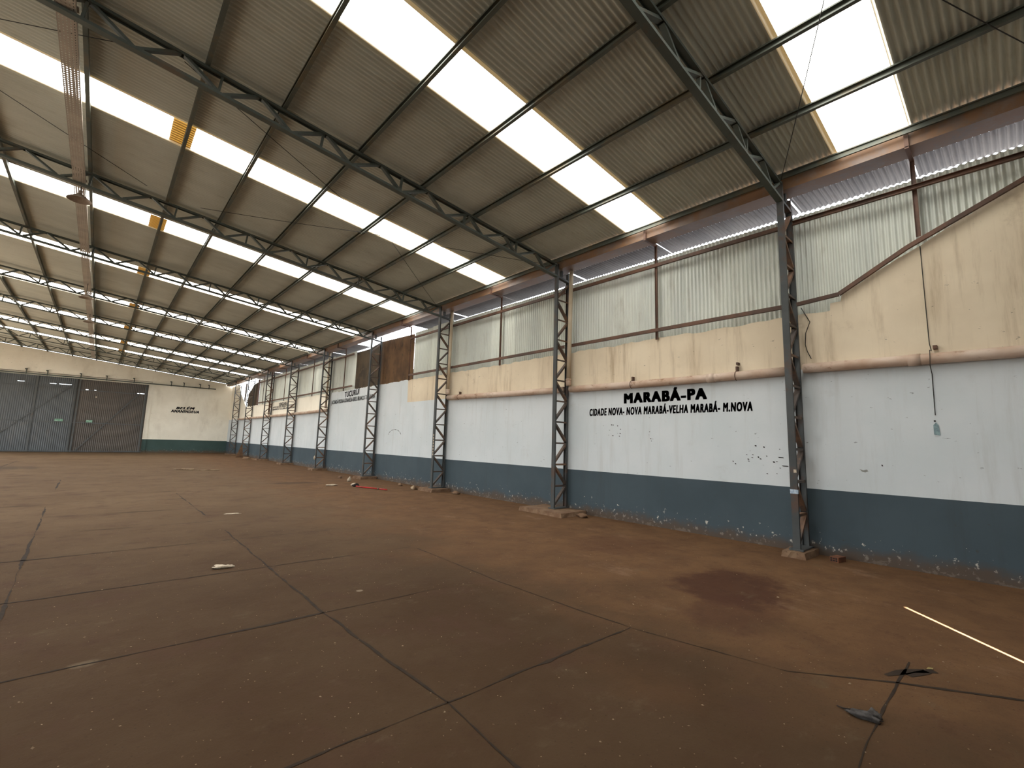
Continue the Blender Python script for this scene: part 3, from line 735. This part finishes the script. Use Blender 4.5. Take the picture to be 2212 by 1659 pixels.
# ---- low roof sheets seen over the top of the wall
def awning(y0, y1, lab, x1=9.335, dz=0.0):
    mb = MB()
    wave_sheet(mb, y0, y1, 0.08, 0.012, lambda y, x, h: (x, y, 6.052 + dz - 0.02 * (x - 8.62) + h), [8.63, x1], 8)
    tag(mb.build('awning_sheet', M['awning'], smooth=True), lab, 'roof sheet', 'low roof sheets outside the gutter')
gaps = [0.79, 5.06, 10.24, 22.0, 26.46, 31.75]
awning(YB, 0.782, 'weathered roof sheet over the wall top, right of the slim post at the slanting girt')
awning(0.80, COLS['A'] - 0.012, 'weathered roof sheet over the wall top, between slim post and taped column')
awning(COLS['A'] + 0.012, 5.055, 'weathered roof sheet over the wall top, just left of the taped column')
awning(5.07, COLS['B'] - 0.06, 'weathered roof sheet over the wall top, right of the first cream downpipe')
awning(COLS['B'] - 0.02, 10.228, 'weathered roof sheet over the wall top, left of the first cream downpipe')
awning(10.245, COLS['C'] - 0.03, 'weathered roof sheet over the wall top, right of the second cream downpipe')
awning(COLS['C'] + 0.0, 15.5, 'weathered roof sheet over the wall top, right of the bright gap')
awning(20.75, COLS['E'] - 0.06, 'weathered roof sheet over the wall top, left of the bright gap')
awning(COLS['E'] + 0.06, COLS['F'] - 0.06, 'weathered roof sheet over the bay left of the TUCURUÍ lettering')
awning(COLS['F'] + 0.06, COLS['G'] - 0.06, 'weathered roof sheet over the bay of the faded three-line lettering')
awning(COLS['G'] + 0.06, 39.6, 'weathered roof sheet farthest off, before the torn hole')

# ---- unseen outside wall added to shade the underside of the low roof
struct(MB().box((9.90, YB - 0.3, -0.2), (10.1, 40.0, 5.9)).build('shade_screen_1', M['shade_wall']), 'dark grey unseen wall added outside to shade the low roof', 'wall')

# ---- pipes
def hpipe(y0, z0, y1, z1, lab, joints=(), caps=()):
    r = 0.078; X = 8.61; root = tag(empty('drain_pipe', (X, (y0 + y1) / 2, 0)), lab, 'pipe', 'horizontal drain pipes')
    yo = (y0 + y1) / 2; n = 10
    MB().tube([(0, y0 + (y1 - y0) * i / n - yo, z0 + (z1 - z0) * i / n - 0.012 * math.sin(math.pi * i / n)) for i in range(n + 1)], r, 16).build('pipe_run', M['pipe'], root, True)
    for j in joints:
        z = z0 + (z1 - z0) * (j - y0) / (y1 - y0) - 0.01
        MB().tube([(0, j - 0.07 - yo, z), (0, j + 0.07 - yo, z)], r + 0.008, 16).build('socket', M['pipe'], root, True)
    for j in caps:
        z = z0 + (z1 - z0) * (j - y0) / (y1 - y0) - 0.01
        MB().tube([(-0.006 + (r + 0.006) * math.cos(t), j - yo, z + (r + 0.006) * math.sin(t)) for t in [math.pi * 0.5 + math.pi * i / 10 for i in range(11)]], 0.006, 6).box((0.0, j - yo - 0.015, z + r), (0.08, j - yo + 0.015, z + r + 0.10)).build('strap', M['girt_rust'], root)
    return root
hpipe(YB + 0.1, 2.95, 2.35, 2.985, 'thick dusty drain pipe along the wall right of the taped column', (0.95,), ())
hpipe(2.55, 2.965, 7.44, 2.985, 'thick dusty drain pipe above the MARABÁ lettering', (3.9,), (3.43, 5.66))
hpipe(7.66, 2.99, 12.84, 3.08, 'dusty drain pipe in the bay left of the MARABÁ lettering', (10.6,), (12.2,))
hpipe(23.84, 3.04, 29.05, 3.0, 'far dusty drain pipe beginning left of the TUCURUÍ lettering', (26.5,), ())
hpipe(29.26, 3.0, 34.28, 2.99, 'far dusty drain pipe below the faded three-line lettering', (32.0,), ())
hpipe(34.5, 2.99, 39.6, 2.98, 'far dusty drain pipe in the bay next to the far dark boards', (), ())
hpipe(39.82, 2.98, 44.15, 2.97, 'dusty drain pipe ending in the far corner', (), ())
def downpipe(y, z0, z1, lab, dy=0.05, mat='downpipe'):
    root = tag(empty('downpipe', (8.535, y, z0)), lab, 'pipe', 'vertical downpipes'); h = z1 - z0
    MB().tube([(0, 0, 0.16), (0, -dy * 0.5, h * 0.5), (0, -dy, h)], 0.052, 14).build('pipe_run', M[mat], root, True)
    MB().tube([(0, 0, 0.0), (0, 0, 0.17)], 0.064, 14).tube([(0, 0, 0.13), (0, 0, 0.17)], 0.07, 14).build('elbow_socket', M['pipe'], root, True)
    return root
downpipe(7.44, 3.07, 6.02, 'cream downpipe behind the column left of the MARABÁ lettering')
downpipe(12.76, 3.17, 6.02, 'cream downpipe behind the column with the drain pipe end')
downpipe(23.86, 3.13, 6.02, 'far cream downpipe behind the column just left of the TUCURUÍ lettering', 0.0)
downpipe(34.52, 3.08, 6.02, 'farthest brownish downpipe, left of the faded three-line lettering', 0.0, 'girt_rust')

# ---- loose wires and the little tag on the wall
mb = MB(); mb.tube([(W - 0.012, 0.79, 4.66), (W - 0.012, 0.785, 3.2), (W - 0.012, 0.77, 3.09), (8.50, 0.77, 3.07), (8.505, 0.78, 2.85), (W - 0.012, 0.785, 2.76), (W - 0.012, 0.79, 2.17)], 0.005, 5)
tag(mb.build('hanging_wire', M['cable']), 'thin dark wire hanging down the wall behind the drain pipe right of the taped column', 'wire')
mb = MB(); mb.tube([(W - 0.012, 2.36, 4.05), (W - 0.012, 2.24, 3.78), (W - 0.012, 2.31, 3.60), (W - 0.012, 2.325, 3.4), (W - 0.012, 2.30, 3.28), (W - 0.012, 2.25, 3.15)], 0.006, 5)
tag(mb.build('loose_wire', M['cable']), 'crooked dark wire on the beige plaster just right of the taped column', 'wire')
root = tag(empty('wall_tag', (W - 0.008, 0.79, 1.98)), 'small blue grey tag stuck on the white wall below the hanging wire', 'tag')
MB().add([(0, 0.03, 0.05), (0, 0.0, 0.09), (0, -0.025, 0.05), (0, -0.035, -0.09), (0, 0.03, -0.08), (0.004, 0.03, 0.05), (0.004, 0.0, 0.09), (0.004, -0.025, 0.05), (0.004, -0.035, -0.09), (0.004, 0.03, -0.08)],
         [(0, 4, 3, 2, 1), (5, 6, 7, 8, 9), (0, 1, 6, 5), (1, 2, 7, 6), (2, 3, 8, 7), (3, 4, 9, 8), (4, 0, 5, 9)]).build('card', M['blue_tag'], root)
MB().lump((0, 0.01, 0.11), (0.008, 0.012, 0.012), 2, 8, 5, 0.1).build('pin', M['dark_lump'], root)
mb = MB().box((8.60, 3.40, 3.165), (W, 3.43, 3.21)); tag(mb.build('pipe_hook', M['girt_rust']), 'small rusty hook on the beige plaster above the drain pipe, nearer the taped column', 'hook')
mb = MB().box((8.60, 0.70, 3.10), (W, 0.745, 3.15)); tag(mb.build('pipe_hook', M['girt_rust']), 'small rusty hook on the drain pipe beside the hanging wire', 'hook')

# ---- cable tray and pendant lamps
TX0, TX1 = -0.975, -0.785
tray = tag(empty('cable_tray', (-0.88, 20, 6.82)), 'long perforated grey cable tray hung between the truss chords', 'cable tray')
mb = MB(); ny = int((44.0 - YB) / 0.055); nh = 5
cw = (TX1 - TX0) / nh
for i in range(ny):
    y = YB + 0.055 * i - 20
    for j in range(nh):
        x = TX0 + cw * j + 0.88
        a, b, c, d = x + 0.012, x + cw - 0.012, y + 0.018, y + 0.037
        mb.add([(x, y, 0), (x + cw, y, 0), (x + cw, y + 0.055, 0), (x, y + 0.055, 0), (a, c, 0), (b, c, 0), (b, d, 0), (a, d, 0)], [(0, 1, 5, 4), (1, 2, 6, 5), (2, 3, 7, 6), (3, 0, 4, 7)])
mb.build('perforated_bottom', M['tray'], tray)
for x in (TX0, TX1): MB().box((x + 0.88 - 0.002, YB - 20, 0), (x + 0.88 + 0.002, 44 - 20, 0.06)).build('side_flange', M['tray'], tray)
for k in KEYS: MB().box((TX0 + 0.88 - 0.02, COLS[k] - 20 - 0.06, 0.062), (TX1 + 0.88 + 0.02, COLS[k] - 20 + 0.06, 0.07)).box((TX0 + 0.88 - 0.02, COLS[k] - 20 + 0.055, 0.06), (TX0 + 0.88 - 0.014, COLS[k] - 20 + 0.075, 0.33)).build('hanger', M['tray'], tray)
MB().tube([(0.06 + 0.01 * math.sin(i), YB - 20 + 47 * i / 60, 0.012) for i in range(61)], 0.008, 5).tube([(0.02 + 0.012 * math.sin(i * 1.3), YB - 20 + 47 * i / 60, 0.014) for i in range(61)], 0.009, 5).build('cable', M['cable'], tray)
def lamp(x, y, z, lab):
    root = tag(empty('pendant_lamp', (x, y, z)), lab, 'lamp', 'pendant lamps under the cable tray')
    MB().lathe([(0.02, 0.13), (0.05, 0.125), (0.07, 0.10), (0.13, 0.055), (0.20, 0.0), (0.205, -0.012), (0.198, -0.008), (0.125, 0.045), (0.065, 0.09), (0.0, 0.095)]).build('lamp_shade', M['lamp_shade'], root, True)
    MB().lathe([(0.0, 0.20), (0.035, 0.20), (0.04, 0.13), (0.0, 0.125)], seg=14).build('lamp_holder', M['lamp_shade'], root, True)
    MB().tube([(0, 0, 0.19), (0, 0, 6.818 - z)], 0.008, 6).build('stem', M['cable'], root)
lamp(-0.85, 13.10, 6.50, 'dusty pendant lamp hanging from the cable tray just behind the third truss')
lamp(-0.86, 21.9, 6.30, 'second dusty pendant lamp along the cable tray, near the fifth truss')
lamp(-0.86, 27.6, 6.45, 'farther pendant lamp along the cable tray, seen against a skylight')

# ================================================================ PAINTED LETTERING (part of the walls)
def lettering(text, parent, to_world, w, h, mat, bold=0.02, shear=0.0, space=1.0, rise=0.0, name='lettering'):
    cu = bpy.data.curves.new('lettering', 'FONT'); cu.body = text; cu.shear = shear; cu.space_character = space; cu.resolution_u = 3
    ob = bpy.data.objects.new('lettering_source', cu); C.objects.link(ob)
    dg = bpy.context.evaluated_depsgraph_get(); me = bpy.data.meshes.new_from_object(ob.evaluated_get(dg))
    bpy.data.objects.remove(ob); bpy.data.curves.remove(cu)
    xs = [v.co.x for v in me.vertices]; x0, x1 = min(xs) - bold, max(xs) + bold
    cap = 0.70                                                    # cap height of the built-in face in font units
    mb = MB(); by = bold * 0.45
    for i in range(-2, 3):                                        # thick brush strokes: the outline struck several times
        for j in (-1, 1):
            vs = []
            for v in me.vertices:
                u = (v.co.x + bold * i / 2 - x0) / (x1 - x0); q = (v.co.y + by * j + by) / (cap + 2 * by)
                vs.append(to_world(u * w, q * h + rise * u))
            mb.add(vs, [tuple(p.vertices) for p in me.polygons])
    bpy.data.meshes.remove(me)
    me = bpy.data.meshes.new('lettering'); me.from_pydata(mb.v, [], mb.f); me.materials.append(mat)
    o = bpy.data.objects.new(name, me); C.objects.link(o); o.parent = parent
    return o
def right_text(text, y0, y1, zb, h, mat, **k):
    return lettering(text, wall_right, lambda u, v: (W - 0.003, y0 - u, zb + v), y0 - y1, h, mat, **k)
def far_text(text, x0, x1, zb, h, mat, **k):
    return lettering(text, wall_far, lambda u, v: (x0 + u, YFAR - 0.004, zb + v), x1 - x0, h, mat, **k)
L, LF = M['lettering'], M['lettering_faded']
right_text('MARABÁ-PA', 5.93, 4.03, 2.567, 0.232, L, bold=0.075, space=1.22)
right_text('CIDADE NOVA- NOVA MARABÁ-VELHA MARABÁ- M.NOVA', 6.90, 3.205, 2.312, 0.175, L, bold=0.066, shear=0.12, space=1.2)
right_text('TUCURUÍ', 21.92, 20.2, 3.58, 0.28, L, bold=0.05, space=1.1, rise=0.06)
right_text('JACUNDÁ-PIXUNA-GOIANÉSIA-BREU BRANCO-TAILÂNDIA', 23.56, 18.57, 3.315, 0.20, LF, bold=0.05, space=1.1, rise=0.06)
right_text('XINGUARÁ', 32.85, 31.05, 3.63, 0.21, LF, bold=0.07, space=1.15)
right_text('SAPUCAIA-RIO MARIA-PAU D\'ARCO', 34.25, 29.5, 3.52, 0.11, LF, bold=0.06, space=1.1)
right_text('BANNACH-TUCUMÃ-OURILÂNDIA', 34.25, 29.5, 3.37, 0.12, LF, bold=0.06, space=1.1)
far_text('BELÉM', 4.69, 6.02, 3.69, 0.215, L, bold=0.07, space=1.2, shear=0.25, rise=0.03)
far_text('ANANINDEUA', 4.36, 6.37, 3.40, 0.235, L, bold=0.07, space=1.2, shear=0.15, rise=0.02)

# arc scratched on the white wall and a few dark scuffs
mb = MB()
def scuff(y, z, ly, lz):
    mb.add([(W - 0.002, y - ly, z - lz), (W - 0.002, y + ly * 0.6, z - lz * 0.8), (W - 0.002, y + ly, z + lz), (W - 0.002, y - ly * 0.7, z + lz * 0.7)], [(0, 3, 2, 1)])
for i in range(26):
    t = math.pi * (0.12 + 0.76 * i / 25); scuff(16.6 + 0.55 * math.cos(t), 1.72 + 0.30 * math.sin(t), 0.02 + 0.012 * math.sin(i * 5), 0.012)
rr = random.Random(3)
for (y, z, n) in ((6.15, 1.98, 10), (3.0, 1.55, 8), (2.95, 1.35, 5), (1.65, 1.33, 1), (28.2, 1.6, 6), (5.2, 1.8, 4), (3.4, 1.5, 6)):
    for _ in range(n): scuff(y + rr.uniform(-0.25, 0.25), z + rr.uniform(-0.15, 0.15), rr.uniform(0.006, 0.02), rr.uniform(0.004, 0.014))
scuff(2.78, 1.50, 0.05, 0.008); scuff(2.72, 1.36, 0.055, 0.01); 
mb.build('paint_scuff', M['dark_lump'], wall_right)
mb = MB(); mb.add([(W - 0.002, 1.70, 1.375), (W - 0.002, 1.655, 1.355), (W - 0.002, 1.61, 1.37), (W - 0.002, 1.59, 1.345), (W - 0.002, 1.63, 1.325), (W - 0.002, 1.67, 1.335)], [(0, 1, 2, 3, 4, 5)])
mb.build('bare_patch', M['bare_grey'], wall_right)

# ================================================================ THINGS LYING ABOUT
# dark rag on the floor joint
root = tag(empty('rag', (3.68, 0.77, 0)), 'crumpled charcoal rag lying on the floor joint in the right foreground', 'rag')
MB().lump((-0.03, 0.02, 0.02), (0.045, 0.10, 0.028), 1, 16, 9, 0.5).lump((0.05, -0.05, 0.02), (0.05, 0.045, 0.03), 5, 14, 9, 0.5).build('cloth', M['rag'], root, True)
MB().tube([(0.02, 0.02, 0.035), (-0.01, 0.09, 0.03), (0.005, 0.16, 0.012), (0.03, 0.21, 0.008)], [0.008, 0.007, 0.006, 0.004], 6).build('cord', M['dark_lump'], root, True)
root.rotation_euler.z = 0.1; root.scale = (0.72, 0.72, 0.8)

# brick by the taped column
mb = MB(); mb.box((-0.10, -0.06, 0.0), (0.10, 0.06, 0.075))
for i in range(3):
    for j in range(2): mb.box((-0.102, -0.045 + i * 0.034, 0.012 + j * 0.03), (-0.0995, -0.02 + i * 0.034, 0.034 + j * 0.03), 1)
b = tag(mb.build('brick', [M['brick'], M['dark_lump']]), 'hollow clay brick on the floor to the right of the taped column', 'brick'); b.location = (8.40, 1.98, 0); b.rotation_euler.z = -0.25

def scrap(name, x, y, sx, sy, sz, seed, mat, lab, cat, rot=0.0, rough=0.45):
    o = tag(MB().lump((0, 0, sz * 0.55), (sx, sy, sz), seed, 14, 8, rough).build(name, M[mat], None, True), lab, cat); o.location = (x, y, 0); o.rotation_euler.z = rot; return o
scrap('crumpled_wrapper', 1.29, 6.62, 0.10, 0.055, 0.022, 3, 'scrap_white', 'crumpled pale wrapper on the slab left of the long floor joint', 'litter', -0.3, 0.7)
scrap('paper_scrap', 2.23, 10.99, 0.14, 0.05, 0.008, 8, 'scrap_white', 'flat pale paper scrap farther out in the middle of the floor', 'litter', -0.2)
scrap('plaster_lump', 6.75, 15.6, 0.10, 0.06, 0.05, 12, 'scrap_white', 'white plaster lump behind the black lump near the red stick', 'rubble')
scrap('paper_scrap', 7.25, 17.2, 0.10, 0.04, 0.10, 14, 'scrap_white', 'upright white paper scrap in front of the pale square plinth', 'litter', 0.6)
scrap('black_lump', 6.66, 15.25, 0.11, 0.08, 0.06, 15, 'dark_lump', 'black lump at the end of the red stick', 'rubble')
scrap('plaster_lump', 6.1, 15.9, 0.18, 0.06, 0.03, 17, 'scrap_white', 'pale plaster crumb left of the black lump', 'rubble')
scrap('plaster_lump', 7.95, 13.62, 0.10, 0.12, 0.07, 18, 'chip', 'pale rubble lump left of the crumbling plinth', 'rubble')
scrap('stone', 8.45, 11.9, 0.10, 0.16, 0.05, 20, 'concrete', 'brown stone against the dado right of the crumbling plinth', 'rubble')
scrap('stone', 8.3, 6.75, 0.10, 0.12, 0.06, 22, 'concrete', 'earth covered stone at the right edge of the wide flat plinth', 'rubble')
scrap('plaster_lump', 3.07, 25.3, 0.35, 0.10, 0.04, 24, 'chip', 'pale crumb patch far out on the floor before the end wall', 'rubble', -0.3)
scrap('plaster_lump', 3.87, 24.8, 0.45, 0.07, 0.02, 25, 'chip', 'flat pale strip of crumbs far out on the floor, right of another crumb patch', 'rubble', -0.3)
scrap('stone', 7.6, 19.0, 0.35, 0.08, 0.04, 27, 'concrete', 'low earth ridge left of the pale square plinth', 'rubble', 1.2)
scrap('clay_lump', 8.2, 15.0, 0.07, 0.10, 0.05, 28, 'concrete', 'round clay lump at the dado below the plywood boards', 'rubble')
o = tag(MB().add([(-0.03, 0, 0.004), (0, 0.012, 0.012), (0.035, 0.004, 0.006), (0.012, -0.012, 0.004)], [(0, 3, 2, 1), (0, 1, 2, 3)]).build('dry_leaf', M['leaf']), 'dry yellow leaf beside the broken hole in the floor edge', 'leaf'); o.location = (4.86, 0.60, 0.004); o.rotation_euler.z = -0.6
# red stick
mb = MB(); mb.tube([(6.62, 15.1, 0.03), (6.70, 14.8, 0.025), (6.93, 14.18, 0.022)], 0.022, 8)
root = tag(mb.build('red_stick', M['red'], None, True), 'bright red plastic stick lying on the floor between two columns', 'stick')
MB().tube([(6.93, 14.16, 0.022), (6.95, 14.10, 0.022)], 0.026, 8).build('collar', M['girt_rust'], root); MB().tube([(6.955, 14.08, 0.02), (7.06, 13.75, 0.02)], 0.02, 8).build('tip', M['red'], root, True)
# boards at the foot of the far column
mb = MB(); mb.add([(7.62, 38.55, 0.0), (8.15, 38.85, 0.0), (8.17, 39.45, 0.93), (8.10, 39.42, 0.95), (7.62, 38.58, 0.0), (8.15, 38.88, 0.0), (8.17, 39.48, 0.93), (8.10, 39.45, 0.95)],
                  [(0, 1, 2, 3), (7, 6, 5, 4), (0, 4, 5, 1), (1, 5, 6, 2), (2, 6, 7, 3), (3, 7, 4, 0)])
tag(mb.build('leaning_board', M['wood_dark']), 'triangular brown board leaning on the last but one column', 'board')
for i, (a, b, lab) in enumerate((((7.75, 36.9, 0.03), (8.25, 34.9, 0.03), 'pale plank lying in the pile right of the leaning board'), ((7.95, 37.5, 0.08), (7.85, 35.6, 0.09), 'upper brown plank lying across the pale plank'),
                                 ((8.42, 36.6, 0.04), (8.5, 35.0, 0.04), 'dark plank of the pile closest to the wall'))):
    tag(MB().bar(a, b, 0.16, 0.045, (1, 0.2, 0)).build('plank', M['wood' if i != 2 else 'wood_dark']), lab, 'plank')
# grit
mb = MB(); rr = random.Random(11)
for i in range(900):
    d = 1.0 + 9 * rr.random() ** 1.6; a = rr.uniform(math.radians(-4), math.radians(95))
    x, y = d * math.sin(a), d * math.cos(a)
    if x > W - 0.1: continue
    s = rr.uniform(0.002, 0.006) * (1.6 if rr.random() < 0.06 else 1)
    ang = rr.uniform(0, 3.14); ca, sa = math.cos(ang) * s, math.sin(ang) * s; l = rr.uniform(0.5, 2.2)
    mb.add([(x + ca * l, y + sa * l, 0.001), (x - sa, y + ca, 0.001), (x - ca * l, y - sa * l, 0.001), (x + sa, y - ca, 0.001), (x, y, 0.001 + s * 0.9)], [(0, 1, 4), (1, 2, 4), (2, 3, 4), (3, 0, 4)])
tag(mb.build('grit', M['chip']), 'fine pale grit and straw bits scattered over the concrete floor', 'grit', None, 'stuff')
